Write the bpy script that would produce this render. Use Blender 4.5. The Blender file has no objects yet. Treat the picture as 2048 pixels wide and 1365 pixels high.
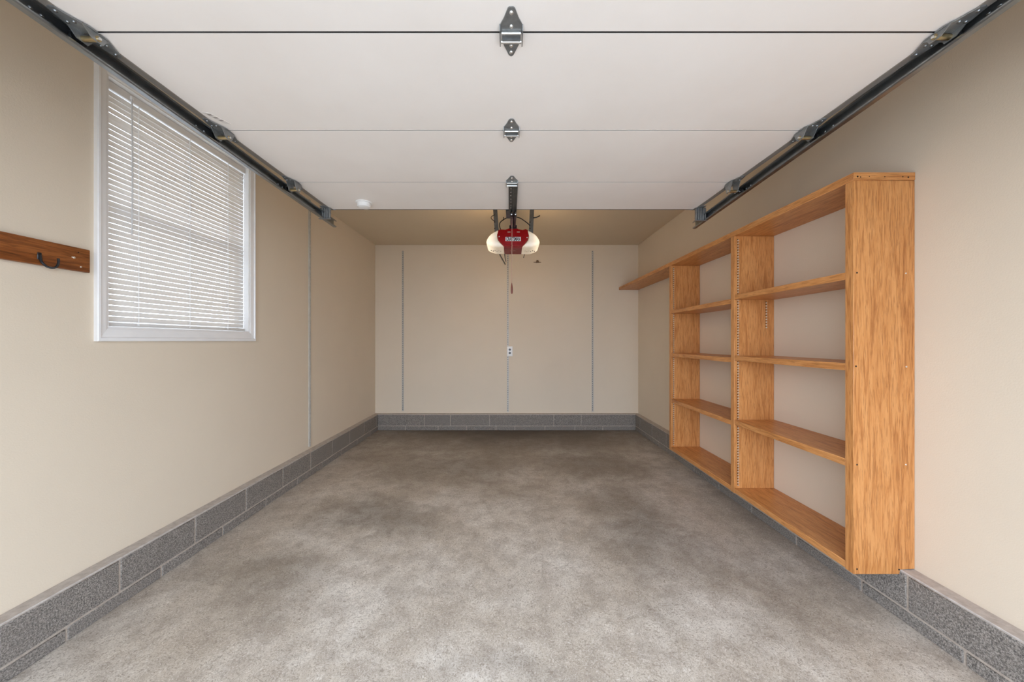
import bpy, bmesh, math, random
from mathutils import Vector, Matrix
random.seed(7)
SC = bpy.context.scene
COL = SC.collection

# ------------------------------------------------------------------ camera, world, light, exposure
CAM_Z = 1.285
F = 700.0                                   # focal length in pixels of the 2048-wide frame
cam = bpy.data.cameras.new('camera')
cam.sensor_width = 36.0
cam.lens = 36.0 * F / 2048.0
cam.shift_x = 4.0 / 2048.0
cam.shift_y = -0.5 / 2048.0
cam.clip_start = 0.02
camo = bpy.data.objects.new('camera', cam)
camo.location = (0, 0, CAM_Z)
camo.rotation_euler = (math.pi / 2, 0, 0)
COL.objects.link(camo)
SC.camera = camo

SKY_STRENGTH = 3.6
BULB = 85.0
EXPOSURE = 0.95
world = bpy.data.worlds.new('overcast_sky')
SC.world = world
world.use_nodes = True
bg = world.node_tree.nodes['Background']
bg.inputs['Color'].default_value = (0.88, 1.04, 1.28, 1)
bg.inputs['Strength'].default_value = SKY_STRENGTH
SC.view_settings.view_transform = 'Standard'
SC.view_settings.look = 'None'
SC.view_settings.gamma = 1.0
SC.view_settings.use_curve_mapping = False
SC.view_settings.exposure = EXPOSURE
SC.cycles.max_bounces = 14
SC.cycles.diffuse_bounces = 8
SC.cycles.sample_clamp_indirect = 6.0


def portal(name, loc, rot, sx, sy):
    l = bpy.data.lights.new(name, 'AREA')
    l.shape = 'RECTANGLE'
    l.size, l.size_y = sx, sy
    l.cycles.is_portal = True
    o = bpy.data.objects.new(name, l)
    o.location, o.rotation_euler = loc, rot
    COL.objects.link(o)


portal('sky_portal_doorway', (0.02, -0.28, 1.075), (math.pi / 2, 0, 0), 2.66, 2.13)
portal('sky_portal_window', (-2.13, 2.16, 1.97), (0, -math.pi / 2, 0), 1.25, 0.95)


# ------------------------------------------------------------------ materials
def lin(r, g, b):
    f = lambda c: (c / 255 / 12.92) if c <= 10 else ((c / 255 + 0.055) / 1.055) ** 2.4
    return (f(r), f(g), f(b), 1)


class NT:
    def __init__(s, name):
        s.m = bpy.data.materials.new(name)
        s.m.use_nodes = True
        s.t = s.m.node_tree
        s.b = s.t.nodes['Principled BSDF']

    def n(s, kind, **kw):
        nd = s.t.nodes.new(kind)
        for k, v in kw.items():
            setattr(nd, k, v)
        return nd

    def l(s, a, b):
        s.t.links.new(a, b)

    def coords(s, scale=(1, 1, 1), jitter=False):
        tc = s.n('ShaderNodeTexCoord')
        mp = s.n('ShaderNodeMapping')
        mp.inputs['Scale'].default_value = scale
        s.l(tc.outputs['Object'], mp.inputs['Vector'])
        if jitter:
            oi = s.n('ShaderNodeObjectInfo')
            mu = s.n('ShaderNodeMath', operation='MULTIPLY')
            mu.inputs[1].default_value = 37.0
            s.l(oi.outputs['Random'], mu.inputs[0])
            s.l(mu.outputs[0], mp.inputs['Location'])
        return mp.outputs['Vector']

    def noise(s, vec, scale, detail=4, rough=0.55, dist=0.0):
        nd = s.n('ShaderNodeTexNoise')
        nd.inputs['Scale'].default_value = scale
        nd.inputs['Detail'].default_value = detail
        nd.inputs['Roughness'].default_value = rough
        nd.inputs['Distortion'].default_value = dist
        s.l(vec, nd.inputs['Vector'])
        return nd.outputs['Fac']

    def ramp(s, fac, stops):
        r = s.n('ShaderNodeValToRGB')
        e = r.color_ramp.elements
        while len(e) < len(stops):
            e.new(0.5)
        for i, (p, c) in enumerate(stops):
            e[i].position, e[i].color = p, c
        s.l(fac, r.inputs['Fac'])
        return r.outputs['Color']

    def mix(s, fac, a, b, mode='MIX'):
        m = s.n('ShaderNodeMix', data_type='RGBA', blend_type=mode)
        for sock, v in ((m.inputs[0], fac), (m.inputs[6], a), (m.inputs[7], b)):
            if hasattr(v, 'links') or hasattr(v, 'is_linked'):
                s.l(v, sock)
            else:
                sock.default_value = v
        return m.outputs[2]

    def bump(s, h, strength, dist=0.002):
        b = s.n('ShaderNodeBump')
        b.inputs['Strength'].default_value = strength
        b.inputs['Distance'].default_value = dist
        s.l(h, b.inputs['Height'])
        s.l(b.outputs['Normal'], s.b.inputs['Normal'])

    def col(s, v):
        if hasattr(v, 'links') or hasattr(v, 'is_linked'):
            s.l(v, s.b.inputs['Base Color'])
        else:
            s.b.inputs['Base Color'].default_value = v

    def set(s, **kw):
        for k, v in kw.items():
            s.b.inputs[k.replace('_', ' ')].default_value = v
        return s.m


def g(v):
    return (v, v, v, 1)


def mat_plain(name, c, rough=0.5, metal=0.0, var=0.08, scale=30, bump=0.0):
    n = NT(name)
    v = n.coords()
    f = n.noise(v, scale, 5)
    dark = tuple(x * (1 - var) for x in c[:3]) + (1,)
    lite = tuple(min(1, x * (1 + var)) for x in c[:3]) + (1,)
    n.col(n.ramp(f, [(0.3, dark), (0.7, lite)]))
    if bump:
        n.bump(n.noise(v, scale * 8, 3), bump, 0.001)
    return n.set(Roughness=rough, Metallic=metal)


def mat_wall(name, c):
    n = NT(name)
    v = n.coords()
    f = n.noise(v, 1.3, 4)
    n.col(n.ramp(f, [(0.25, tuple(x * 0.97 for x in c[:3]) + (1,)), (0.75, tuple(x * 1.03 for x in c[:3]) + (1,))]))
    n.bump(n.noise(v, 170, 4, 0.6), 0.22, 0.0025)
    return n.set(Roughness=0.62, **{'Specular_IOR_Level': 0.3})


def mat_wood(name, axis, light, mid, dark):
    n = NT(name)
    sc = [42.0, 42.0, 42.0]
    sc[axis] = 3.4
    v = n.coords(tuple(sc), True)
    grain = n.noise(v, 1.0, 5, 0.62, 1.1)
    base = n.ramp(grain, [(0.30, dark), (0.45, mid), (0.60, light), (0.78, mid)])
    sc2 = [190.0, 190.0, 190.0]
    sc2[axis] = 14.0
    v2 = n.coords(tuple(sc2), True)
    pore = n.noise(v2, 1.0, 3, 0.55, 0.5)
    pf = n.ramp(pore, [(0.36, g(0.0)), (0.50, g(1.0))])
    pc = tuple(x * 0.75 for x in dark[:3]) + (1,)
    n.col(n.mix(pf, n.mix(0.55, base, pc), base))
    n.bump(pore, 0.12, 0.0008)
    return n.set(Roughness=0.38, **{'Specular_IOR_Level': 0.4})


OL, OM, OD = lin(208, 146, 87), lin(195, 131, 73), lin(164, 102, 52)
M = {}
M['wall'] = mat_wall('tan_wall_paint', lin(217, 202, 180))
M['ceiling'] = mat_wall('tan_ceiling_paint', lin(206, 190, 164))
for ax, nm in enumerate('xyz'):
    M['oak_' + nm] = mat_wood('oak_grain_' + nm, ax, OL, OM, OD)
M['rail_oak'] = mat_wood('dark_oak_grain', 1, lin(150, 88, 42), lin(128, 70, 30), lin(88, 46, 18))
M['white_trim'] = mat_plain('white_trim_paint', lin(233, 230, 226), 0.35, 0, 0.02, 12)
M['galv'] = mat_plain('galvanized_steel', lin(146, 150, 152), 0.30, 0.95, 0.18, 14)
M['zinc'] = mat_plain('hinge_steel', lin(140, 142, 142), 0.4, 0.6, 0.2, 40)
M['standard'] = mat_plain('standard_zinc', lin(192, 187, 178), 0.5, 0.15, 0.08, 20)
M['bright'] = mat_plain('bright_zinc', lin(225, 225, 222), 0.25, 0.85, 0.05, 40)
M['brass'] = mat_plain('yellow_zinc_tube', lin(176, 156, 116), 0.32, 0.9, 0.15, 60)
M['stile'] = mat_plain('stile_steel', lin(150, 142, 134), 0.45, 0.3, 0.08, 20)
M['wand'] = mat_plain('grey_clear_wand', lin(206, 204, 200), 0.3, 0, 0.05, 30)
M['clip'] = mat_plain('dull_brown_metal', lin(104, 82, 60), 0.6, 0.2, 0.1, 60)
M['faded'] = mat_plain('faded_paper', lin(226, 220, 214), 0.6, 0, 0.06, 60)
M['black'] = mat_plain('black_plastic', lin(22, 22, 24), 0.4, 0, 0.2, 30)
M['dark_steel'] = mat_plain('dark_steel', lin(92, 94, 94), 0.42, 0.8, 0.2, 20)
M['strap'] = mat_plain('hanger_strap_steel', lin(128, 126, 120), 0.45, 0.6, 0.15, 25)
M['slot_dark'] = mat_plain('slot_shadow_steel', lin(84, 86, 88), 0.5, 0.5, 0.1, 20)
M['red'] = mat_plain('red_opener_plastic', lin(150, 14, 18), 0.22, 0, 0.06, 20)
M['dark_red'] = mat_plain('dark_red_plastic', lin(132, 14, 18), 0.5, 0, 0.06, 20)
M['white_plastic'] = mat_plain('white_plastic', lin(236, 235, 232), 0.35, 0, 0.02, 20)
M['ink'] = mat_plain('logo_ink', lin(48, 10, 18), 0.5, 0, 0.05, 20)
M['screw'] = mat_plain('screw_dark', lin(58, 40, 26), 0.4, 0.5, 0.1, 60)
M['screw_light'] = mat_plain('screw_light', lin(214, 204, 190), 0.3, 0.6, 0.05, 60)
M['cord'] = mat_plain('grey_red_cord', lin(176, 140, 120), 0.7, 0, 0.1, 60)
M['handle_brown'] = mat_plain('brown_red_handle', lin(110, 48, 30), 0.4, 0, 0.1, 60)

# steel garage door skin, off white
n = NT('door_skin_white')
v = n.coords()
n.col(n.ramp(n.noise(v, 2.0, 5), [(0.3, lin(240, 233, 226)), (0.7, lin(246, 240, 234))]))
n.bump(n.noise(v, 140, 3), 0.08, 0.001)
M['door'] = n.set(Roughness=0.5)

# concrete block
n = NT('split_grey_block')
v = n.coords((1, 1, 1), True)
f1 = n.noise(v, 190, 4, 0.7)
c1 = n.ramp(f1, [(0.36, lin(72, 68, 63)), (0.5, lin(128, 120, 111)), (0.64, lin(174, 165, 154))])
f2 = n.noise(v, 5, 3)
n.col(n.mix(n.ramp(f2, [(0.35, g(0.0)), (0.7, g(0.35))]), c1, lin(122, 114, 106)))
n.bump(f1, 0.75, 0.004)
M['block'] = n.set(Roughness=0.9)
n = NT('mortar')
v = n.coords()
n.col(n.ramp(n.noise(v, 60, 5), [(0.3, lin(160, 146, 132)), (0.7, lin(184, 171, 156))]))
n.bump(n.noise(v, 150, 4), 0.5, 0.003)
M['mortar'] = n.set(Roughness=0.9)
n = NT('ledge_mortar')
v = n.coords()
n.col(n.ramp(n.noise(v, 30, 6, 0.65), [(0.3, lin(166, 155, 145)), (0.7, lin(196, 187, 178))]))
n.bump(n.noise(v, 120, 4), 0.4, 0.003)
M['ledge'] = n.set(Roughness=0.85)

# sealed concrete floor with grime, plus light falloff painted in towards the back
n = NT('sealed_concrete_floor')
v = n.coords()
cloud = n.noise(v, 1.4, 8, 0.6, 0.15)
base = n.ramp(cloud, [(0.30, lin(170, 156, 138)), (0.47, lin(196, 184, 168)), (0.62, lin(218, 209, 196))])
mott = n.noise(v, 8.0, 8, 0.7, 0.3)
base = n.mix(n.ramp(mott, [(0.38, g(0.6)), (0.58, g(0.0))]), base, lin(154, 141, 127))
fine = n.noise(v, 64, 5, 0.65, 2.6)
base = n.mix(n.ramp(fine, [(0.38, g(0.8)), (0.50, g(0.0))]), base, lin(140, 128, 114))
base = n.mix(n.ramp(fine, [(0.56, g(0.0)), (0.68, g(0.6))]), base, lin(232, 226, 217))
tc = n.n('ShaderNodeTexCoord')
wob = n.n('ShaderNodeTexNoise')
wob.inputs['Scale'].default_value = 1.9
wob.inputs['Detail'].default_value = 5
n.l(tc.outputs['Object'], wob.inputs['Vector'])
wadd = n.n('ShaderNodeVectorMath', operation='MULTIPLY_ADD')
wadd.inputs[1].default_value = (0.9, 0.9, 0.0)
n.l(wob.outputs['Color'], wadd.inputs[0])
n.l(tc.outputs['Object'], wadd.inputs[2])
STAINS_AND_FALLOFF = [(-1.0, 2.62, .55, .30, .50), (0.95, 2.55, .38, .75, .55), (-0.5, 3.6, 1.1, .6, .52), (0.8, 3.7, .9, .65, .55),
          (-1.35, 1.95, .45, .25, .36), (0.0, 5.0, 2.6, 1.2, .88), (-1.2, 3.9, .7, .6, .35), (0.0, 2.95, .7, .35, .22), (1.25, 1.95, .3, .55, .30), (0.0, 1.38, .28, .12, .22)]  # real stains; the far ones are strengthened to paint in fading light
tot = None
for (sx, sy, rx, ry, amt) in STAINS_AND_FALLOFF:
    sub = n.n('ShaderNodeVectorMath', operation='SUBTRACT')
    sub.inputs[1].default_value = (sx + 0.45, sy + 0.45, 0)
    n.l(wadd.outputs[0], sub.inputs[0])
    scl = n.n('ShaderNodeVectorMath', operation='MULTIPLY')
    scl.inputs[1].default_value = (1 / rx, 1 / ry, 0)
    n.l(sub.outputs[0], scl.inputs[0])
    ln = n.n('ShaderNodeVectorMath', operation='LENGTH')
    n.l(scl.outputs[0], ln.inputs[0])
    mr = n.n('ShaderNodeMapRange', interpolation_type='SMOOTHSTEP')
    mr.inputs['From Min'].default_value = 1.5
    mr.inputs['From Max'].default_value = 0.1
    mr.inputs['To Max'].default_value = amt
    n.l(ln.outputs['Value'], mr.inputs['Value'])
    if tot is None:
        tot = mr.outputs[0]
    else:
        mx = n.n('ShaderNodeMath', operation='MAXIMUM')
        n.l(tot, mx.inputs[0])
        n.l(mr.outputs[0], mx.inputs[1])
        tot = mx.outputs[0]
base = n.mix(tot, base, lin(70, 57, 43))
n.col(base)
n.bump(fine, 0.5, 0.002)
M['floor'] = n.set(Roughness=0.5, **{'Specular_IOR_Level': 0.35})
n = NT('driveway_concrete')
v = n.coords()
n.col(n.ramp(n.noise(v, 2, 6), [(0.3, lin(172, 168, 162)), (0.7, lin(190, 187, 182))]))
M['drive'] = n.set(Roughness=0.9)

# glass, blind, lamp lens
n = NT('window_glass')
tr = n.n('ShaderNodeBsdfTransparent')
gl = n.n('ShaderNodeBsdfGlossy')
gl.inputs['Roughness'].default_value = 0.02
mx = n.n('ShaderNodeMixShader')
mx.inputs[0].default_value = 0.06
n.l(tr.outputs[0], mx.inputs[1])
n.l(gl.outputs[0], mx.inputs[2])
n.l(mx.outputs[0], n.t.nodes['Material Output'].inputs['Surface'])
M['glass'] = n.m
n = NT('blind_vinyl')
v = n.coords()
n.col(n.ramp(n.noise(v, 8, 3), [(0.3, lin(216, 215, 213)), (0.7, lin(224, 223, 221))]))
n.set(Roughness=0.4)
tl = n.n('ShaderNodeBsdfTranslucent')
tl.inputs['Color'].default_value = lin(240, 226, 208)
mx = n.n('ShaderNodeMixShader')
mx.inputs[0].default_value = 0.21
n.l(n.b.outputs[0], mx.inputs[1])
n.l(tl.outputs[0], mx.inputs[2])
n.l(mx.outputs[0], n.t.nodes['Material Output'].inputs['Surface'])
M['blind'] = n.m
n = NT('lit_lamp_lens')
v = n.coords()
n.col(n.ramp(n.noise(v, 14, 3), [(0.3, lin(226, 214, 196)), (0.7, lin(238, 228, 212))]))
n.b.inputs['Emission Color'].default_value = (1.0, 0.80, 0.55, 1)
sx = n.n('ShaderNodeSeparateXYZ')
n.l(v, sx.inputs[0])
ab = n.n('ShaderNodeMath', operation='ABSOLUTE')
n.l(sx.outputs['X'], ab.inputs[0])
mr = n.n('ShaderNodeMapRange', interpolation_type='SMOOTHSTEP')      # the bulb sits at the outer end of each lens
for k_, v_ in (('From Min', .14), ('From Max', .25), ('To Min', .10), ('To Max', .48)):
    mr.inputs[k_].default_value = v_
n.l(ab.outputs[0], mr.inputs['Value'])
n.l(mr.outputs[0], n.b.inputs['Emission Strength'])
M['lens'] = n.set(Roughness=0.25)


# ------------------------------------------------------------------ mesh helpers
class MB:
    def __init__(s):
        s.bm = bmesh.new()

    def box(s, x0, x1, y0, y1, z0, z1, bevel=0.0, seg=1):
        m = Matrix.Translation(((x0 + x1) / 2, (y0 + y1) / 2, (z0 + z1) / 2)) @ Matrix.Diagonal((abs(x1 - x0), abs(y1 - y0), abs(z1 - z0), 1))
        r = bmesh.ops.create_cube(s.bm, size=1.0, matrix=m)
        if bevel:
            es = list({e for v in r['verts'] for e in v.link_edges})
            bmesh.ops.bevel(s.bm, geom=es, offset=bevel, segments=seg, profile=0.5, affect='EDGES')
        return s

    def cyl(s, p0, p1, r0, r1=None, n=12):
        p0, p1 = Vector(p0), Vector(p1)
        d = p1 - p0
        q = Vector((0, 0, 1)).rotation_difference(d.normalized()).to_matrix().to_4x4()
        m = Matrix.Translation((p0 + p1) / 2) @ q
        bmesh.ops.create_cone(s.bm, cap_ends=True, segments=n, radius1=r0, radius2=r0 if r1 is None else r1, depth=d.length, matrix=m)
        return s

    def dome(s, c, nrm, r, h=None, n=10):
        """a low round head (screw, rivet) standing on a surface"""
        c, nrm = Vector(c), Vector(nrm).normalized()
        h = h or r * 0.6
        q = Vector((0, 0, 1)).rotation_difference(nrm).to_matrix()
        rings = [(1.0, 0.0), (0.86, 0.55), (0.5, 0.9)]
        prev = None
        for (k, t) in rings:
            ring = [s.bm.verts.new(c + q @ Vector((r * k * math.cos(2 * math.pi * i / n), r * k * math.sin(2 * math.pi * i / n), h * t))) for i in range(n)]
            if prev:
                for i in range(n):
                    s.bm.faces.new((prev[i], prev[(i + 1) % n], ring[(i + 1) % n], ring[i]))
            prev = ring
        s.bm.faces.new(prev)
        return s

    def tube(s, pts, r, n=8):
        pts = [Vector(p) for p in pts]
        prev = None
        for i, p in enumerate(pts):
            d = (pts[min(i + 1, len(pts) - 1)] - pts[max(i - 1, 0)]).normalized()
            q = Vector((0, 0, 1)).rotation_difference(d).to_matrix()
            rr = r[i] if isinstance(r, (list, tuple)) else r
            ring = [s.bm.verts.new(p + q @ Vector((rr * math.cos(2 * math.pi * k / n), rr * math.sin(2 * math.pi * k / n), 0))) for k in range(n)]
            if prev:
                best = min(range(n), key=lambda o: sum((prev[k].co - ring[(k + o) % n].co).length for k in range(n)))
                ring = ring[best:] + ring[:best]
                for k in range(n):
                    s.bm.faces.new((prev[k], prev[(k + 1) % n], ring[(k + 1) % n], ring[k]))
            else:
                s.bm.faces.new(list(reversed(ring)))
            prev = ring
        s.bm.faces.new(prev)
        return s

    def prism(s, poly, fn, t0, t1):
        """polygon (u,v) extruded from t0 to t1; fn(u,v,t) gives the point"""
        a = [s.bm.verts.new(fn(u, v, t0)) for u, v in poly]
        b = [s.bm.verts.new(fn(u, v, t1)) for u, v in poly]
        k = len(poly)
        s.bm.faces.new(a)
        s.bm.faces.new(list(reversed(b)))
        for i in range(k):
            s.bm.faces.new((a[i], b[i], b[(i + 1) % k], a[(i + 1) % k]))
        return s

    def loft(s, rings, cap=True):
        prev = None
        first = None
        for pts in rings:
            ring = [s.bm.verts.new(p) for p in pts]
            k = len(ring)
            if prev:
                for i in range(k):
                    s.bm.faces.new((prev[i], prev[(i + 1) % k], ring[(i + 1) % k], ring[i]))
            else:
                first = ring
            prev = ring
        if cap:
            s.bm.faces.new(list(reversed(first)))
            s.bm.faces.new(prev)
        return s

    def mesh(s, name, mat, off=(0, 0, 0), sharp=38):
        bmesh.ops.recalc_face_normals(s.bm, faces=s.bm.faces)
        if tuple(off) != (0, 0, 0):
            bmesh.ops.translate(s.bm, verts=s.bm.verts, vec=-Vector(off))
        me = bpy.data.meshes.new(name)
        s.bm.to_mesh(me)
        s.bm.free()
        me.materials.append(M[mat])
        for p in me.polygons:
            p.use_smooth = True
        me.set_sharp_from_angle(angle=math.radians(sharp))
        return me

    def build(s, name, mat, parent=None, sharp=38, label=None, kind=None):
        off = world_loc(parent) if parent else (0, 0, 0)
        o = bpy.data.objects.new(name, s.mesh(name, mat, off, sharp))
        o.parent = parent
        COL.objects.link(o)
        if label:
            o['label'] = label
        if kind:
            o['kind'] = kind
        return o


def world_loc(o):
    v = Vector((0, 0, 0))
    while o is not None:
        v = v + Vector(o.location)
        o = o.parent
    return v


def inst(me, name, loc, parent, rot=None):
    o = bpy.data.objects.new(name, me)
    o.parent = parent
    o.location = Vector(loc) - (world_loc(parent) if parent else Vector())
    if rot:
        o.rotation_euler = rot
    COL.objects.link(o)
    return o


def tag(o, label, cat, group=None, kind=None):
    o['label'], o['category'] = label, cat
    if group:
        o['group'] = group
    if kind:
        o['kind'] = kind
    return o


def thing(name, label, cat, loc, group=None, kind=None):
    o = bpy.data.objects.new(name, None)
    o.empty_display_size = 0.1
    o.location = loc
    COL.objects.link(o)
    return tag(o, label, cat, group, kind)


def at(px, py, Y):
    """photograph pixel -> world point at distance Y"""
    return Vector(((px - 1020) * Y / F, Y, CAM_Z + (682 - py) * Y / F))


# ------------------------------------------------------------------ room shell
XL, XR, YB, ZC = -1.96, 1.865, 5.09, 2.68        # wall faces, ceiling height
BL, BR, BY, BZ = -1.893, 1.798, 5.017, 0.230     # block face, block ledge height
YF = -0.12                                       # inner face of the front wall
FY = -0.27

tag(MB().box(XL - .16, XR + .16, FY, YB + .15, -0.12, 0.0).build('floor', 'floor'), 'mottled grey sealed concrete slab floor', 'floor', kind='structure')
tag(MB().box(XL - .16, XR + .16, FY, YB + .15, ZC, ZC + .12).build('ceiling', 'ceiling'), 'tan painted drywall ceiling beyond the open door', 'ceiling', kind='structure')
tag(MB().box(XL, XR, YB, YB + .15, 0, ZC).build('wall_back', 'wall'), 'tan painted back wall with vertical metal strips', 'wall', kind='structure')
tag(MB().box(XR, XR + .16, FY, YB + .15, 0, ZC).build('wall_right', 'wall'), 'cream painted right wall behind the oak shelves', 'wall', kind='structure')
WY0, WY1, WZ0, WZ1 = 1.698, 2.628, 1.346, 2.585   # window opening
m = MB()
m.box(XL - .16, XL, FY, WY0, 0, ZC)
m.box(XL - .16, XL, WY1, YB + .15, 0, ZC)
m.box(XL - .16, XL, WY0, WY1, 0, WZ0)
m.box(XL - .16, XL, WY0, WY1, WZ1, ZC)
tag(m.build('wall_left', 'wall'), 'cream painted left wall around the window', 'wall', kind='structure')
m = MB()
m.box(XL, -1.31, FY, YF, 0, ZC)
m.box(1.35, XR, FY, YF, 0, ZC)
m.box(-1.31, 1.35, FY, YF, 2.14, ZC)
tag(m.build('wall_front', 'wall'), 'front wall around the open garage doorway, behind the camera', 'wall', kind='structure')
tag(MB().box(-30, 30, -40, 40, -0.40, -0.13).build('ground', 'drive'), 'pale concrete driveway and yard outside', 'ground', kind='structure')

# block courses at the foot of the walls
TOP0, TOP1, LOW1 = 0.0665, 0.2195, 0.0565


def baseboard(name, label, length_axis, face, wall, a0, a1, joints_top, joints_low):
    """length_axis 0: runs along x (back wall), 1: runs along y (side walls)"""
    sgn = 1 if wall > face else -1
    root = thing(name, label, 'baseboard', (0, 0, 0), kind='structure')

    def bx(mb, l0, l1, d0, d1, z0, z1, bev=0.0):
        d0, d1 = min(d0, d1), max(d0, d1)
        if length_axis == 0:
            mb.box(l0, l1, d0, d1, z0, z1, bev)
        else:
            mb.box(d0, d1, l0, l1, z0, z1, bev)
        return mb
    root.location = (0, face, 0) if length_axis == 0 else (face, 0, 0)
    bx(MB(), a0, a1, face + sgn * .0028, wall, 0.0, TOP1 + .002).build('mortar_bed', 'mortar', root)
    bx(MB(), a0, a1, face + sgn * .001, wall, TOP1 + .002, BZ, 0.002).build('mortar_ledge', 'ledge', root, label='paler mortar ledge on top of the blocks')
    j = 0.0045
    for (js, z0, z1) in ((joints_top, TOP0, TOP1), (joints_low, 0.001, LOW1)):
        cuts = [a0] + [q for q in js if a0 < q < a1] + [a1]
        for c0, c1 in zip(cuts[:-1], cuts[1:]):
            jut = random.uniform(0.0, 0.0025)
            bx(MB(), c0 + j, c1 - j, face - sgn * jut, face + sgn * .03, z0, z1, 0.003).build('block', 'block', root)
    return root


P = 0.4065
baseboard('baseboard_left', 'grey concrete block course along the left wall', 1, BL, XL, YF, BY,
          [1.699 + P * k for k in range(-4, 9)], [1.495 + P * k for k in range(-3, 9)])
baseboard('baseboard_right', 'grey concrete block course under the oak shelves', 1, BR, XR, YF, BY,
          [1.585 + P * k for k in range(-4, 9)], [1.385 + P * k for k in range(-3, 9)])
baseboard('baseboard_back', 'grey concrete block course along the back wall', 0, BY, YB, XL, XR,
          [-1.23, -.856, -.294, .627, 1.02], [-1.5, -1.03, -.62, -.2, .07, .5, .93, 1.33])

# ------------------------------------------------------------------ window with casing, sash and pane
win = thing('window_1', 'white cased window in the left wall behind the blind', 'window', (XL, (WY0 + WY1) / 2, WZ0), kind='structure')
CW = [(0.0, 0.000), (0.0, 0.017), (0.004, 0.020), (0.013, 0.020), (0.018, 0.014), (0.024, 0.013), (0.036, 0.012), (0.046, 0.010), (0.051, 0.007), (0.051, 0.0)]
OY0, OY1, OZ0, OZ1 = WY0 - .050, WY1 + .048, WZ0 - .064, WZ1 + .05


def casing(side):
    rings = []
    for end in (0, 1):
        pts = []
        for (w, t) in CW:
            k = w / 0.051
            y0, y1 = OY0 + k * (WY0 - OY0), OY1 + k * (WY1 - OY1)
            z0, z1 = OZ0 + k * (WZ0 - OZ0), OZ1 + k * (WZ1 - OZ1)
            corner = {'left': ((y0, z0), (y0, z1)), 'right': ((y1, z0), (y1, z1)), 'bottom': ((y0, z0), (y1, z0)), 'top': ((y0, z1), (y1, z1))}[side][end]
            pts.append((XL + t, corner[0], corner[1]))
        rings.append(pts)
    MB().loft(rings).build('casing', 'white_trim', win, sharp=20)


for sd in ('left', 'right', 'bottom', 'top'):
    casing(sd)
m = MB()
m.box(XL - .158, XL + .004, WY0 - .001, WY0 + .008, WZ0, WZ1)
m.box(XL - .158, XL + .004, WY1 - .008, WY1 + .001, WZ0, WZ1)
m.box(XL - .158, XL + .004, WY0 + .008, WY1 - .008, WZ1 - .008, WZ1 + .001)
m.box(XL - .158, XL + .004, WY0 + .008, WY1 - .008, WZ0 - .001, WZ0 + .008)
m.build('jamb_liner', 'white_trim', win)
ZM = (WZ0 + WZ1) / 2
for (z0, z1, x0) in ((WZ0 + .008, ZM + .02, XL - .105), (ZM - .02, WZ1 - .008, XL - .14)):
    m = MB()
    y0, y1 = WY0 + .008, WY1 - .008
    m.box(x0, x0 + .03, y0, y0 + .04, z0, z1)
    m.box(x0, x0 + .03, y1 - .04, y1, z0, z1)
    m.box(x0, x0 + .03, y0 + .04, y1 - .04, z0, z0 + .04)
    m.box(x0, x0 + .03, y0 + .04, y1 - .04, z1 - .04, z1)
    sash = m.build('sash', 'white_trim', win)
    MB().box(x0 + .012, x0 + .016, y0 + .038, y1 - .038, z0 + .038, z1 - .038).build('glass_pane', 'glass', sash)

# venetian blind hanging inside the window
XBL = XL - .034                                   # blind mid plane
BLY0, BLY1 = WY0 + .012, WY1 - .0095
blind = thing('window_blind', 'white slatted mini blind, lowered, hanging in the left window', 'blind', (XBL, (BLY0 + BLY1) / 2, WZ0 + .012))
MB().box(XBL - .014, XBL + .014, BLY0, BLY1, 2.535, 2.574, .002).build('headrail', 'blind', blind)
MB().box(XBL - .012, XBL + .012, BLY0 + .004, BLY1, WZ0 + .013, WZ0 + .030, .003, 2).build('bottom_rail', 'blind', blind)
SP = 0.0274
TILT = math.radians(-82)
SW = 0.0247
ns = 7
m = MB()
half = []
for i in range(ns):
    u = -SW / 2 + SW * i / (ns - 1)
    crown = 0.0022 * (1 - (2 * u / SW) ** 2)
    half.append((u, crown))
L = (BLY1 - BLY0 - .002) / 2
top = [(u, c + .0003) for u, c in half]
bot = [(u, c - .0003) for u, c in reversed(half)]
ring = [(Vector((u * math.cos(TILT) + c * math.sin(TILT), 0, -u * math.sin(TILT) + c * math.cos(TILT)))) for u, c in top + bot]
m.loft([[p + Vector((0, -L, 0)) for p in ring], [p + Vector((0, L, 0)) for p in ring]])
slat_me = m.mesh('slat', 'blind', sharp=60)
z = WZ0 + .049
nz = 0
while z < 2.525:
    inst(slat_me, 'slat', (XBL, (BLY0 + BLY1) / 2, z), blind, (random.uniform(-.0012, .0012), random.uniform(-.07, .07), 0))
    z += SP
for y in (1.868, 2.167, 2.459):
    m = MB()
    m.tube([(XBL + .0135, y, WZ0 + .02), (XBL + .0135, y, 2.54)], 0.0019, 6)
    m.tube([(XBL - .0135, y, WZ0 + .02), (XBL - .0135, y, 2.54)], 0.0019, 6)
    m.build('ladder_cord', 'white_plastic', blind)
    MB().box(XBL + .0118, XBL + .0145, y - .006, y + .006, WZ0 + .018, WZ0 + .029, .001).build('cord_button', 'white_plastic', blind)
m = MB()
m.tube([(XBL + .022, 1.826, CAM_Z + .554), (XBL + .022, 1.828, 2.20), (XBL + .02, 1.828, 2.548)], 0.0036, 6)
m.build('tilt_wand', 'wand', blind)
MB().box(XBL + .0135, XBL + .024, 1.821, 1.835, 2.545, 2.562, .002).build('wand_bracket', 'white_plastic', blind)

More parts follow.
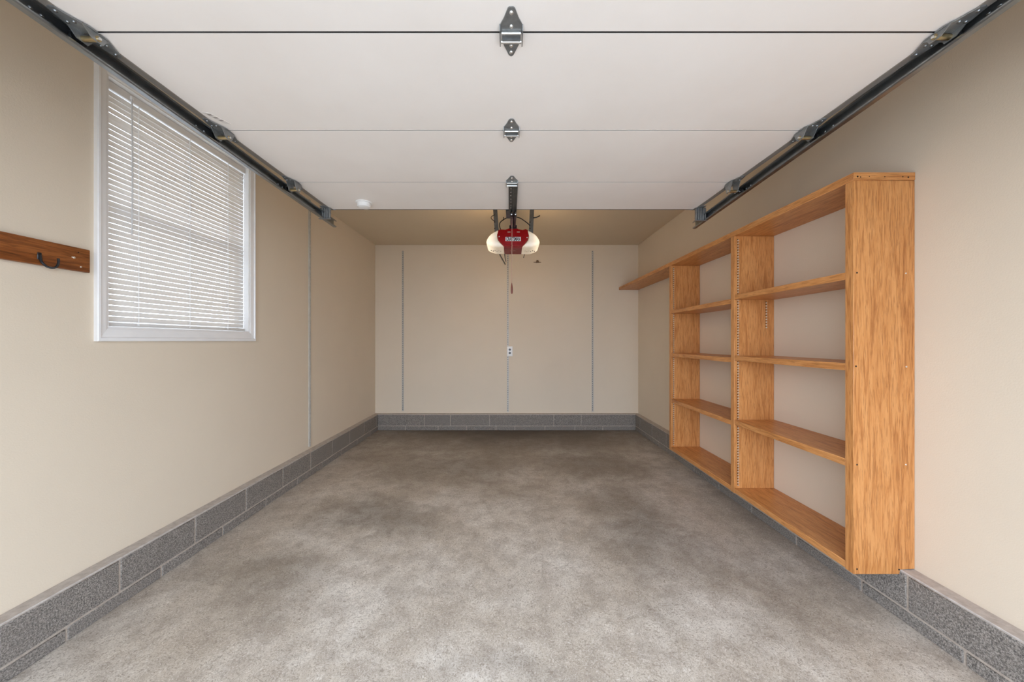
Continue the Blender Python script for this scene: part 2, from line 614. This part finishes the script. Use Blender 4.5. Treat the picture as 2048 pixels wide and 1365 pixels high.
# ------------------------------------------------------------------ open sectional garage door
ZD = CAM_Z + 0.99                                 # inner (lower) face of the door
DX0, DX1 = -1.370, 1.411
JOINTS = [0.06, 0.590, 1.123, 1.646, 2.186, 2.636]
door = thing('garage_door', 'off-white four-section garage door rolled open overhead', 'garage door', ((DX0 + DX1) / 2, JOINTS[0], ZD))
for i, (a, b) in enumerate(zip(JOINTS[:-1], JOINTS[1:])):
    ga = 0.0040 if a == 1.123 else 0.0027
    gb = 0.0040 if b == 1.123 else 0.0027
    prof = [(a + ga, 0), (b - gb, 0), (b - gb, .026), (b + .004 if i < 4 else b, .026), (b + .004 if i < 4 else b, .045), (a + .008, .045), (a + .008, .030), (a + ga, .030)]
    m = MB()
    m.prism(prof, lambda u, w, t: (t, u, ZD + w), DX0, DX1)
    sec = m.build('door_section', 'door', door)
    for x0, x1 in ((DX0 - .001, DX0 + .027), (DX1 - .027, DX1 + .001)):
        MB().box(x0, x1, a + ga, b - gb, ZD - .0025, ZD + .0005).build('end_stile', 'stile', sec)
    if i < 4:
        MB().box(DX0 + .001, DX1 - .001, b - gb + .0002, b - .0002 + (.0040 if b == 1.123 else .0027), ZD + .0012, ZD + .020).build('joint_seal', 'black', sec)
MB().box(DX0, DX1, JOINTS[-1] - .001, JOINTS[-1] + .004, ZD - .002, ZD + .045).build('top_edge_strip', 'dark_steel', door)


def hole_plate(mb, poly, ox, oy, z0, z1, flip=1):
    mb.prism(poly, lambda u, v_, t: (ox + flip * v_, oy + u, t), z0, z1)


def center_hinge(yj, xc, lower_leaf=True):
    root = None
    s = 1.0
    up = [(-.084, -.011), (-.089, -.005), (-.089, .005), (-.084, .011), (-.055, .022), (-.034, .033), (-.030, .0345), (-.004, .0345), (-.004, -.0345), (-.030, -.0345), (-.034, -.033), (-.055, -.022)]
    m = MB()
    hole_plate(m, up, xc, yj, ZD - .004, ZD)
    # bent ears at the sides
    for sx in (-1, 1):
        ear = [(-.030, .0), (-.024, .016), (.026, .020), (.036, .016), (.036, .008), (-.004, .0)]
        m.prism(ear, lambda u, w, t: (xc + t, yj + u, ZD - w), sx * .0345, sx * .0372)
    hg = m.build('hinge', 'zinc', door)
    m = MB()
    if lower_leaf:
        lo = [(.084, -.008), (.089, -.003), (.089, .003), (.084, .008), (.050, .022), (.034, .029), (.018, .029), (.018, -.029), (.034, -.029), (.050, -.022)]
        hole_plate(m, lo, xc, yj, ZD - .004, ZD)
        m.box(xc - .029, xc + .029, yj + .010, yj + .020, ZD - .016, ZD)
    else:
        m.box(xc - .029, xc + .029, yj + .010, yj + .030, ZD - .012, ZD)
    m.build('hinge_leaf', 'zinc', hg)
    m = MB()
    m.cyl((xc - .033, yj + .020, ZD - .013), (xc + .033, yj + .020, ZD - .013), .0055)
    m.cyl((xc - .031, yj - .006, ZD - .008), (xc + .031, yj - .006, ZD - .008), .0045)
    m.build('hinge_pin', 'bright', hg)
    for u in ((-.072, -.026, .045, .072) if lower_leaf else (-.066, -.022)):
        MB().dome((xc, yj + u, ZD - .004), (0, 0, -1), .0068, .005).build('screw', 'bright', hg)
    return hg


HX = 0.004
center_hinge(1.123, HX)
center_hinge(1.646, HX + .003)
center_hinge(2.186, HX + .008, False)
center_hinge(0.590, HX)


def track_h(side, Y):
    """height of the track's bottom edge above the camera, and x of its web"""
    if side < 0:
        return .945 - .02506 * (Y - .98), -1.400
    return .953 - .0385 * (Y - .984), 1.430 + .0197 * (Y - .984)


def end_hinge(side, yj):
    xe = DX0 + .020 if side < 0 else DX1 - .020
    inn = -side
    bot, web = track_h(side, yj)
    zr = CAM_Z + bot + .0275
    off = ZD - zr
    a = [(-.092, -.016), (-.096, -.006), (-.092, .006), (-.050, .020), (-.028, .032), (-.004, .034), (-.004, -.026), (-.05, -.024)]
    b = [(.092, -.016), (.096, -.008), (.090, .004), (.050, .020), (.028, .030), (.004, .032), (.004, -.026), (.05, -.024)]
    m = MB()
    hole_plate(m, a, xe, yj, ZD - .0065, ZD - .0025, inn)
    hg = m.build('end_hinge', 'zinc', door)
    m = MB()
    hole_plate(m, b, xe, yj, ZD - .0065, ZD - .0025, inn)
    m.build('hinge_leaf', 'zinc', hg)
    m = MB()
    for vv in (-.022, .026):
        ear = [(-.044, .005), (-.016, off + .010), (.014, off + .011), (.020, off), (.034, .005)]
        x0 = xe + inn * vv
        m.prism(ear, lambda u, w, t: (t, yj + u, ZD - w), x0, x0 + inn * .003)
    m.build('roller_bracket', 'zinc', hg)
    m = MB()
    m.cyl((xe - inn * .026, yj, zr), (xe + inn * .030, yj, zr), .0085)
    m.build('roller_sleeve', 'brass', hg)
    xw = web - side * .0125
    m = MB()
    m.cyl((xw - .005, yj, zr), (xw + .005, yj, zr), .0215, n=20)
    m.cyl((xw - .008, yj, zr), (xw + .008, yj, zr), .009, n=12)
    m.build('roller', 'black', hg)
    MB().cyl((xw, yj, zr), (xe + inn * .036, yj, zr), .0045).build('roller_stem', 'bright', hg)
    for (u, vv) in ((-.080, -.005), (-.044, .006), (-.044, -.014), (.044, .006), (.044, -.014), (.080, -.005)):
        MB().dome((xe + inn * vv, yj + u, ZD - .0065), (0, 0, -1), .0055, .004).build('screw', 'galv', hg)


for yj in (0.590, 1.123, 1.646, 2.186):
    end_hinge(-1, yj)
    end_hinge(1, yj)

# ribbed top brackets with their rollers at the far corners of the door
for side in (-1, 1):
    yb = 2.590
    bot, web = track_h(side, yb)
    zr = CAM_Z + bot + .0275
    xc = -1.371 if side < 0 else 1.4135
    m = MB()
    m.box(xc - .040, xc + .040, yb + .008, yb + .012, zr - .026, ZD - .0025)
    for k in range(5):
        xr = xc - .034 + k * .017
        m.box(xr - .0045, xr + .0045, yb - .002, yb + .009, zr - .024, ZD - .004, .002)
    br = m.build('top_bracket', 'zinc', door)
    m = MB()
    inn = -side
    pl = [(-.035, -.02), (-.035, .02), (.04, .045), (.045, .06), (.045, -.02)]
    hole_plate(m, pl, xc, yb, ZD - .0065, ZD - .0025, inn)
    m.box(xc - .044, xc + .044, yb - .004, yb + .014, zr - .030, zr - .025)
    m.build('bracket_foot', 'zinc', br)
    xw = web - side * .0125
    MB().cyl((xw - .005, yb + .03, zr), (xw + .005, yb + .03, zr), .0215, n=20).build('roller', 'black', br)
    MB().cyl((xw, yb + .03, zr), (xc + inn * .03, yb + .03, zr), .0045).build('roller_stem', 'bright', br)

# faded paper label left on the second section by the left hinge
m = MB()
m.prism([(1.512, -1.334), (1.520, -1.304), (1.598, -1.272), (1.592, -1.300)], lambda u, v_, t: (v_, u, t), ZD - .0012, ZD)
m.build('faded_label', 'faded', door, label='faded blank paper label')
m = MB()
for k in range(3):
    m.prism([(1.526 + .02 * k, -1.322 + .009 * k), (1.527 + .02 * k, -1.306 + .009 * k), (1.535 + .02 * k, -1.303 + .009 * k), (1.534 + .02 * k, -1.319 + .009 * k)],
            lambda u, v_, t: (v_, u, t), ZD - .0016, ZD - .001)
m.build('label_smudge', 'stile', door)

# operator bracket bar on the last section
xo = HX + .016
m = MB()
prof = [(-.029, .0), (-.029, .020), (-.026, .020), (-.026, .003), (-.005, .003), (-.003, .008), (.003, .008), (.005, .003), (.026, .003), (.026, .020), (.029, .020), (.029, .0)]
m.loft([[(xo + u, 2.212, ZD - .004 - w) for u, w in prof], [(xo + u, 2.668, ZD - .004 - w) for u, w in prof]])
ob = m.build('operator_bracket', 'dark_steel', door, sharp=20)
for k in range(7):
    MB().dome((xo - .015, 2.26 + k * .055, ZD - .007), (0, 0, -1), .0045, .002, 8).build('bolt', 'bright', ob)

# ------------------------------------------------------------------ horizontal tracks
TW, TH = 0.024, 0.055


def make_track(side, label, y0, y1):
    inn = -side
    pr = [(0, 0), (.020, 0), (TW, .003), (TW, .008), (.0225, .008), (.0215, .004), (.019, .002), (.002, .002), (.002, TH - .002), (.018, TH - .002),
          (.0205, TH - .004), (.0215, TH - .011), (TW, TH - .011), (.0235, TH - .003), (.021, TH), (0, TH)]
    b0, x0 = track_h(side, y0)
    b1, x1 = track_h(side, y1)
    root = thing('door_track', label, 'track', (x0, y0, CAM_Z + b0), 'horizontal garage door tracks')
    m = MB()
    m.loft([[(x0 + inn * u, y0, CAM_Z + b0 + w) for u, w in pr], [(x1 + inn * u, y1, CAM_Z + b1 + w) for u, w in pr]])
    m.build('rail', 'galv', root, sharp=25)
    # angle bracket from the track to the side wall
    yb = 0.955
    bb, xb = track_h(side, yb)
    wall = XL if side < 0 else XR
    zb = CAM_Z + bb
    m = MB()
    xa, xz = sorted((xb - inn * .001, wall))
    m.box(xa, xz, yb - .018, yb + .018, zb + .004, zb + .007)
    m.box(xa, xz, yb - .018, yb - .015, zb + .007, zb + .038)
    m.build('wall_bracket', 'dark_steel', root)
    for yy in (1.02, 1.045, 1.56, 1.60, 2.11, 2.15, 2.50):
        bt, xx = track_h(side, yy)
        MB().dome((xx + inn * .002, yy, CAM_Z + bt + .028), (inn, 0, 0), .0055, .004, 8).build('bolt', 'galv', root)
    return root


make_track(-1, 'galvanized steel door track along the left wall, crossing above the blind', YF, 2.776)
make_track(1, 'galvanized steel door track along the right wall, above the oak shelves', YF, 2.764)

# ------------------------------------------------------------------ wall shelving on the right
XF = 1.581
T = 0.037
Y1a, Y1b = 1.611, 1.652
Y2a, Y2b = 2.470, 2.507
Y3a, Y3b = 3.436, 3.474
ZT1 = CAM_Z + .7756
ZT0 = ZT1 - T
ZB1 = CAM_Z - 1.040
ZB0 = ZB1 - .033
shelf = thing('shelving_unit', 'oak wall shelving unit with two bays and a long top board, on the right wall', 'shelf', (XF, Y1a, ZB0))
XW = XR - .001
bev = .0018


def side_panel(y0, y1, name, zt):
    poly = [(XF, ZB0 - .003), (BR - .004, ZB0 - .003), (BR - .004, BZ + .003), (XW, BZ + .003), (XW, zt), (XF, zt)]
    m = MB()
    m.prism(poly, lambda u, w, t: (u, t, w), y0, y1)
    bmesh.ops.bevel(m.bm, geom=list(m.bm.edges), offset=bev, segments=1, affect='EDGES')
    return m.build(name, 'oak_z', shelf)


sp = side_panel(Y1a, Y1b, 'end_panel', ZT0)
d2 = side_panel(Y2a, Y2b, 'divider', ZT0)
d3 = side_panel(Y3a, Y3b, 'divider', ZT0)
tb = MB().box(XF, XW, Y1a, YB - .004, ZT0 + .0005, ZT1, bev).build('top_board', 'oak_y', shelf)
# darker end grain of the top board is its own strip with the screws
eg = MB().box(XF + .001, XW - .001, Y1a - .0015, Y1a + .0005, ZT0 + .0015, ZT1 - .001).build('end_grain', 'oak_x', tb)
for (y0, y1, tops) in ((Y1b, Y2a, (.323, -.106, -.557)), (Y2b, Y3a, (.300, -.121, -.570))):
    for hgt in tops:
        MB().box(XF + .002, XW, y0 + .0015, y1 - .0015, CAM_Z + hgt - .034, CAM_Z + hgt, bev).build('shelf_board', 'oak_y', shelf)
    MB().box(XF + .002, BR - .004, y0 + .0005, y1 - .0005, ZB0, ZB1, bev).build('bottom_board', 'oak_y', shelf)
    MB().box(BR - .004, XW, y0 + .0005, y1 - .0005, BZ + .001, ZB1, .0005).build('bottom_ledger', 'oak_y', shelf)
# rows of peg holes with pale metal sleeves
for (dv, ya, xs) in ((d2, Y2a, (1.609, 1.809)), (d3, Y3a, (1.606, 1.812))):
    for k, xq in enumerate(xs):
        m = MB()
        m2 = MB()
        z = ZB1 + .02
        while z < ZT0 - .02:
            if k == 0 or (dv is d2 and 1.36 < z < 1.56):
                m.cyl((xq + .001, ya - .0012, z), (xq + .001, ya + .001, z), .0058, n=7)
                m2.cyl((xq - .003, ya - .0016, z + .008), (xq - .003, ya + .001, z + .008), .0036, n=6)
            z += .0192
        o = m.build('peg_sleeve_row', 'screw_light', dv, kind='stuff')
        m2.build('peg_hole_row', 'screw', dv, kind='stuff')
for (px, py, mt) in ((1714, 546, 'screw'), (1812, 547, 'screw_light'), (1712, 733, 'screw'), (1813, 734, 'screw_light'), (1714, 930, 'screw'), (1812, 930, 'screw_light'),
                     (1714, 1139, 'screw'), (1798, 1140, 'screw')):
    p = at(px, py, Y1a)
    MB().dome((p.x, Y1a, p.z), (0, -1, 0), .0042, .0018, 10).build('screw', mt, sp)
for (px, py, mt, r) in ((1714.7, 353.5, 'screw', .0045), (1720.5, 354.5, 'screw', .003), (1738, 353.5, 'screw', .0022), (1769, 354, 'screw', .0028), (1805, 354, 'screw', .003), (1816, 355, 'screw', .0045)):
    p = at(px, py, Y1a)
    MB().dome((p.x, Y1a - .0012, p.z), (0, -1, 0), r, .0015, 9).build('screw', mt, tb)

# ------------------------------------------------------------------ coat rail on the left wall
XC = XL + .020
rail = thing('coat_rail', 'dark oak board screwed to the left wall beside the window', 'coat rail', (XL, 1.3, 1.60))
MB().box(XL, XC, .80, 1.6175, 1.5985, 1.7035, .003, 2).build('board', 'rail_oak', rail)


def on_rail(px, py):
    d = XC / ((px - 1020) / F)
    return Vector((XC, d, CAM_Z + (682 - py) * d / F))


p = on_rail(78, 513)
m = MB()
m.box(XC, XC + .004, p.y - .007, p.y + .007, p.z - .014, p.z + .016, .002)
hk = m.build('hook_plate', 'black', rail)
pts, rad = [], []
for i in range(15):
    a = math.radians(180 + 12 + i * 13.5)
    yy = p.y + .018 + .018 * math.cos(a)
    zz = p.z - .012 + .032 * math.sin(a)
    xx = XC + .008 + .026 * min(1, i / 8)
    pts.append((xx, yy - .0, zz))
    rad.append(.0042)
m = MB()
m.tube([(XC + .003, p.y, p.z + .006), (XC + .006, p.y, p.z - .004)] + pts, [.004, .0048] + rad, 8)
m.build('hook', 'black', hk)
for (px, py, r, mt) in ((148.5, 515.5, .0052, 'screw_light'), (144.8, 514.5, .003, 'screw_light'), (162, 534.3, .0036, 'screw_light'), (157, 505.5, .003, 'screw')):
    q = on_rail(px, py)
    MB().dome(q, (1, 0, 0), r, .002).build('screw', mt, rail)

# ------------------------------------------------------------------ slotted shelf standards
def standard(label, base, axis, z0, z1, name='shelf_standard', w=.026, d=.010):
    root = thing(name, label, 'shelf standard', (base[0], base[1], z0), 'slotted metal shelf standards')

    def bx(mb, u0, u1, d0, d1, za, zb):
        if axis == 0:                              # on the back wall, facing -y
            mb.box(base[0] + u0, base[0] + u1, base[1] - d1, base[1] - d0, za, zb)
        else:                                      # on the left wall, facing +x
            mb.box(base[0] + d0, base[0] + d1, base[1] + u0, base[1] + u1, za, zb)
    m = MB()
    bx(m, -w / 2, -.0045, .001, d, z0, z1)
    bx(m, .0045, w / 2, .001, d, z0, z1)
    z = z0
    while z < z1 - .02:
        bx(m, -.0045, .0045, .001, d - .001, z, z + .016)
        z += .032
    m.build('channel', 'standard', root)
    m = MB()
    bx(m, -.0045, .0045, 0, .002, z0, z1)
    m.build('slot_backing', 'slot_dark', root)
    for zz in (z0 + .04, (z0 + z1) / 2, z1 - .04):
        if axis == 0:
            MB().dome((base[0], base[1] - d + .001, zz), (0, -1, 0), .0042, .002, 8).build('screw', 'bright', root)
        else:
            MB().dome((base[0] + d - .001, base[1], zz), (1, 0, 0), .0042, .002, 8).build('screw', 'bright', root)
    return root


def bx_at(px):
    return (px - 1020) * YB / F


standard('left slotted metal strip on the back wall, nearest the left corner', (bx_at(806), YB), 0, .262, 2.592)
standard('middle slotted metal strip on the back wall, behind the outlet', (bx_at(1015.8), YB), 0, .250, 2.592)
standard('right slotted metal strip on the back wall, nearest the oak shelves', (bx_at(1185), YB), 0, .255, 2.592)
standard('lone slotted metal strip on the left wall, beyond the window', (XL, 3.415), 1, .252, 2.66)

# ------------------------------------------------------------------ outlet on the back wall
OX, OZ = 0.0, 1.132
outlet = thing('wall_outlet', 'white duplex power outlet on the back wall beside the middle strip', 'outlet', (OX, YB, OZ))
MB().box(-.0145, .030, YB - .013, YB, OZ - .055, OZ + .055).build('outlet_box', 'white_plastic', outlet)
MB().box(-.043, .037, YB - .019, YB - .0135, OZ - .072, OZ + .072, .002, 2).build('cover_plate', 'white_plastic', outlet)
for dz in (-.024, .024):
    m = MB()
    m.cyl((-.003, YB - .0185, OZ + dz), (-.003, YB - .0215, OZ + dz), .0165, n=16)
    rc = m.build('receptacle', 'slot_dark', outlet, label='grey receptacle face')
    m = MB()
    m.box(-.0105, -.0075, YB - .0222, YB - .0213, OZ + dz - .004, OZ + dz + .007)
    m.box(.0015, .0045, YB - .0222, YB - .0213, OZ + dz - .004, OZ + dz + .007)
    m.build('slot', 'black', rc)
MB().dome((-.003, YB - .019, OZ), (0, -1, 0), .004, .002, 8).build('screw', 'bright', outlet)

# small clip left on the back wall right of the opener
q = at(1075, 524, YB)
clip = thing('wall_clip', 'small brown metal clip on the back wall below the opener', 'clip', (q.x, YB, q.z))
m = MB()
m.box(q.x - .058, q.x + .052, YB - .003, YB, q.z - .012, q.z - .002, .001)
m.build('clip_plate', 'clip', clip)
m = MB()
m.prism([(-.026, -.016), (.03, -.014), (.008, .022), (-.012, .024)], lambda u, w, t: (q.x + u, t, q.z + w), YB - .012, YB - .002)
m.build('clip_tab', 'clip', clip)

# ------------------------------------------------------------------ smoke detector under the last door section
sd = at(728, 405, 2.5)
XS, YS = -1.045, 2.505
smoke = thing('smoke_detector', 'small white round smoke detector near the far edge of the garage door', 'smoke detector', (XS, YS, ZD))
m = MB()
NS = 28


def ringz(r, z):
    return [(XS + r * math.cos(2 * math.pi * k / NS), YS + r * math.sin(2 * math.pi * k / NS), z) for k in range(NS)]


m.loft([ringz(.056, ZD - .0002), ringz(.056, ZD - .007), ringz(.052, ZD - .009)])
m.build('base_plate', 'white_plastic', smoke)
m = MB()
m.loft([ringz(.046, ZD - .009), ringz(.046, ZD - .028), ringz(.043, ZD - .034), ringz(.030, ZD - .038), ringz(.012, ZD - .039)])
m.build('cover', 'white_plastic', smoke)

# ------------------------------------------------------------------ door opener
YO = 3.2
opener = thing('garage_door_opener', 'red garage door opener with two lit lamp lenses, hung from the ceiling', 'door opener', (.03, YO, 2.10))


def outline(pts, Y=YO):
    return [at(px, py, Y) for px, py in pts]


def smooth_closed(pts, n=4):
    out = []
    k = len(pts)
    for i in range(k):
        p0, p1, p2, p3 = (Vector(pts[(i + j - 1) % k]) for j in range(4))
        for s in range(n):
            t = s / n
            out.append(0.5 * ((2 * p1) + (p2 - p0) * t + (2 * p0 - 5 * p1 + 4 * p2 - p3) * t * t + (3 * p1 - p0 - 3 * p2 + p3) * t ** 3))
    return out


def pillow(pts, y_back, steps):
    """closed outline (x,z) carried back to y_back and domed to the front: steps of (scale, y)"""
    c = sum((p for p in pts), Vector((0, 0, 0))) / len(pts)
    rings = [[(p.x, y_back, p.z) for p in pts]]
    for (sc, y) in steps:
        rings.append([(c.x + (p.x - c.x) * sc, y, c.z + (p.z - c.z) * sc) for p in pts])
    return MB().loft(rings)


red = [(996, 461), (1000, 459.5), (1010, 460), (1015, 458.5), (1020, 456.5), (1032, 456.5), (1037, 459), (1046, 460.5), (1052, 459), (1055.5, 460),
       (1057.5, 466), (1058, 472), (1056, 480), (1051, 487), (1046.5, 492), (1045.5, 494), (1026, 494), (1007.5, 494), (1006, 492),
       (1001, 487), (996, 480), (994, 472), (994.2, 466)]
body = pillow(outline(red), YO + .26, [(1.0, YO + .012), (.985, YO - .006), (.95, YO - .014), (.55, YO - .016)]).build('motor_housing', 'red', opener, sharp=30)
p0, p1 = at(1009, 490.0, YO), at(1044, 491.4, YO)
MB().box(p0.x, p1.x, YO - .018, YO - .008, p1.z, p0.z, .002).build('ridge', 'red', opener)
# darker underside cover with a small pressed mark
zc = at(1026, 494, YO).z
under = MB().box(at(1009, 0, YO).x, at(1044, 0, YO).x, YO + .03, YO + .25, zc - .006, zc + .004, .002).build('underside_cover', 'dark_red', opener)
for k in range(5):
    xk = at(1018.5 + k * 3.2, 0, YO + .11).x
    MB().box(xk - .005, xk + .005, YO + .10, YO + .125, zc - .0075, zc - .0055).build('pressed_mark', 'red', under)
for (px, py) in ((998.5, 474.3), (1054, 476.3)):
    p = at(px, py, YO)
    MB().dome((p.x, YO - .012, p.z), (0, -1, 0), .006, .005).build('screw', 'white_plastic', opener)
for (px, w) in ((1018, 3.0), (1036.5, 3.0)):
    p0, p1 = at(px - w, 464.6, YO), at(px + w, 466.4, YO)
    MB().box(p0.x, p1.x, YO - .0185, YO - .012, p1.z, p0.z, .001).build('button', 'screw_light', opener)
# lamp lenses either side
lensL = [(997, 460.5), (988, 464.5), (980, 470), (974.5, 477.5), (972.4, 484.5), (976, 489.2), (983.5, 492.6), (991, 494.6), (1003, 494.6), (1007.5, 494.2), (1006.4, 492), (1001, 486.5), (996, 479.5), (994.3, 470)]
lensR = [(2052 - x, y + .6) for x, y in lensL]
for ls in (lensL, lensR):
    pts = smooth_closed(outline(ls), 4)
    ln_o = pillow(pts, YO + .25, [(1.0, YO + .03), (.985, YO + .010), (.94, YO - .004), (.80, YO - .012), (.4, YO - .016)]).build('lamp_lens', 'lens', opener, sharp=70)
    cx_ = sum(p.x for p in pts) / len(pts)
    for k in range(6):
        xk = cx_ + (-.045 + k * .018)
        zk = min(p.z for p in pts)
        MB().cyl((xk, YO + .13 + .02 * (k % 2), zk - .001), (xk, YO + .13 + .02 * (k % 2), zk + .006), .0045, n=8).build('vent_hole', 'screw', ln_o)
# unseen steel plate added above the housing, keeps bulb light off the ceiling
MB().box(.03 - .175, .03 + .175, YO + .05, YO + .44, CAM_Z + 1.0, CAM_Z + 1.012, .002).build('bulb_light_shield', 'dark_steel', opener)
MB().box(.03 - .09, .03 + .09, YO + .262, YO + .44, CAM_Z + .90, CAM_Z + 1.0, .004).build('motor_cover', 'dark_steel', opener)
# bulbs at the open backs of the lenses
n = NT('bulb_light')
n.col(lin(255, 240, 215))
n.b.inputs['Emission Color'].default_value = (1.0, 0.72, 0.42, 1)
n.b.inputs['Emission Strength'].default_value = BULB
M['bulb'] = n.m
for px in (986, 1066):
    p = Vector((at(px, 0, YO).x, 0, CAM_Z + .945))
    m = MB()
    bmesh.ops.create_icosphere(m.bm, subdivisions=2, radius=.030, matrix=Matrix.Translation((p.x, YO + .30, p.z)))
    m.build('bulb', 'bulb', opener)
# logo plate and lettering
p0, p1 = at(1011, 475.3, YO), at(1041.5, 483.5, YO)
plate = MB().box(p0.x, p1.x, YO - .0195, YO - .014, p1.z, p0.z, .001).build('logo_plate', 'white_plastic', opener)


def text_mesh(txt, size, width, center, mat, parent, name):
    cu = bpy.data.curves.new(name, 'FONT')
    cu.body = txt
    cu.align_x, cu.align_y = 'CENTER', 'CENTER'
    cu.size = size
    cu.extrude = .0004
    cu.offset = size * .03
    tmp = bpy.data.objects.new(name, cu)
    COL.objects.link(tmp)
    bpy.context.view_layer.update()
    me = bpy.data.meshes.new_from_object(tmp.evaluated_get(bpy.context.evaluated_depsgraph_get()))
    xs = [vt.co.x for vt in me.vertices]
    k = width / (max(xs) - min(xs))
    ys = [vt.co.y for vt in me.vertices]
    ym = (max(ys) + min(ys)) / 2
    off = Vector(center) - world_loc(parent)
    for vt in me.vertices:
        vt.co = (off.x + vt.co.x * k, off.y - vt.co.z, off.z + (vt.co.y - ym) * 1.35)
    bpy.data.objects.remove(tmp)
    me.materials.clear()
    me.materials.append(M[mat])
    o = bpy.data.objects.new(name, me)
    o.parent = parent
    COL.objects.link(o)
    return o


cx = (p0.x + p1.x) / 2
text_mesh('CRAFTSMAN', .036, (p1.x - p0.x) * .90, (cx, YO - .0199, (p0.z + p1.z) / 2), 'ink', plate, 'lettering')
# rail of the opener, trolley and arm
XO = .028
ZR = CAM_Z + 1.060
m = MB()
m.box(XO - .020, XO + .020, YF, YO + .06, ZR + .030, ZR + .034)
m.box(XO - .004, XO + .004, YF, YO + .06, ZR - .004, ZR + .030)
m.box(XO - .016, XO + .016, YF, YO + .06, ZR - .008, ZR - .004)
m.build('opener_rail', 'dark_steel', opener)
MB().box(XO - .034, XO + .034, YO - .02, YO + .12, ZR - .040, ZR - .008, .003).build('rail_collar', 'black', opener)
m = MB()
m.box(XO - .060, XO - .016, 2.775, 2.95, ZR - .030, ZR + .02, .003)
m.build('trolley', 'dark_steel', opener)
for sx in (-.018, .012):
    m = MB()
    m.prism([(2.66, ZD - .020), (2.64, ZD - .032), (2.66, ZD - .044), (2.72, ZD - .030), (2.98, ZR - .052), (3.12, ZR - .046), (3.15, ZR - .03), (3.12, ZR - .02), (2.97, ZR - .018), (2.72, ZD + .004)],
            lambda u, w, t: (XO + sx + t, u, w), -.006, .010)
    m.build('door_arm', 'black', opener)
    MB().dome((XO + sx + .002, 2.645, ZD - .032), (0, -1, 0), .008, .004).build('bolt', 'bright', opener)
# ceiling straps
for (px, w) in ((992.2, .0200), (1062.8, .0200)):
    ys = YO + .10
    p = at(px, 450, ys)
    m = MB()
    lean = .010 if px < 1000 else -.006
    pr = [(-w, 0), (-w, .02), (-w + .003, .02), (-w + .003, .003), (w, .003), (w, 0)]
    m.loft([[(p.x + u + lean, ys + dd, CAM_Z + .975) for u, dd in pr], [(p.x + u - lean * 2, ys + dd, ZC) for u, dd in pr]])
    m.build('hanger_strap', 'strap', opener, sharp=20)
    for zz in (1.06, 1.12):
        MB().dome((p.x - .013, ys - .0005, CAM_Z + zz), (0, -1, 0), .006, .004, 8).build('bolt', 'screw', opener)


def wire(pts, Y, r, name, mat='black'):
    w = [at(a, b, y) for (a, b), y in zip(pts, Y if isinstance(Y, (list, tuple)) else [Y] * len(pts))]
    sm = []
    for i in range(len(w) - 1):
        a0, a1, a2, a3 = w[max(i - 1, 0)], w[i], w[i + 1], w[min(i + 2, len(w) - 1)]
        for s in range(4):
            t = s / 4
            sm.append(0.5 * ((2 * a1) + (a2 - a0) * t + (2 * a0 - 5 * a1 + 4 * a2 - a3) * t * t + (3 * a1 - a0 - 3 * a2 + a3) * t ** 3))
    sm.append(w[-1])
    return MB().tube(sm, r, 7).build(name, mat, opener)


wire([(1021, 434.5), (1012, 437), (1005, 441), (1000, 446), (999, 452), (1001, 459)], 3.26, .0045, 'wire')
wire([(1006.5, 441), (1007.5, 437), (1006.5, 434.5)], 3.26, .004, 'wire')
wire([(1033, 434.5), (1041, 437), (1048, 441.5), (1056, 447.5), (1060, 452)], 3.26, .0045, 'wire')
wire([(1066, 436), (1073, 435), (1080, 431.5)], 3.29, .005, 'wire')
wire([(990, 430), (985, 432), (982, 436), (985, 440), (990, 443)], 3.29, .0032, 'wire', 'screw')
wire([(998, 506), (1002, 514), (1006, 521), (1010.5, 529)], [3.5, 3.7, 4.0, 4.4], [.006] * 5 + [.008] * 8, 'power_cord')
wire([(1009, 507), (1010, 515), (1011.5, 523)], [3.5, 3.6, 3.8], .005, 'power_cord')
wire([(1049.5, 506), (1048.5, 511), (1047, 516)], 3.5, .004, 'antenna_wire')
# emergency release cord with its handle, hung from the trolley
cord = thing('release_cord', 'thin pull cord with brown red handle hanging in front of the opener', 'cord', (XO - .025, 2.80, 2.25))
pc0 = at(1024.2, 436, 2.80)
m = MB()
m.tube([(pc0.x, 2.80, ZR - .030), (pc0.x - .001, 2.80, 2.1), (pc0.x - .003, 2.80, CAM_Z + (682 - 568) * 2.8 / F)], .0024, 6)
m.build('pull_cord', 'cord', cord)
ph = at(1023.6, 577, 2.80)
m = MB()
prof = [(-.044, .002), (-.040, .007), (-.020, .0085), (.0, .008), (.020, .006), (.040, .003), (.046, .0015)]
m.tube([(ph.x, 2.80, ph.z + a) for a, _ in prof], [r for _, r in prof], 10)
m.build('pull_handle', 'handle_brown', cord)
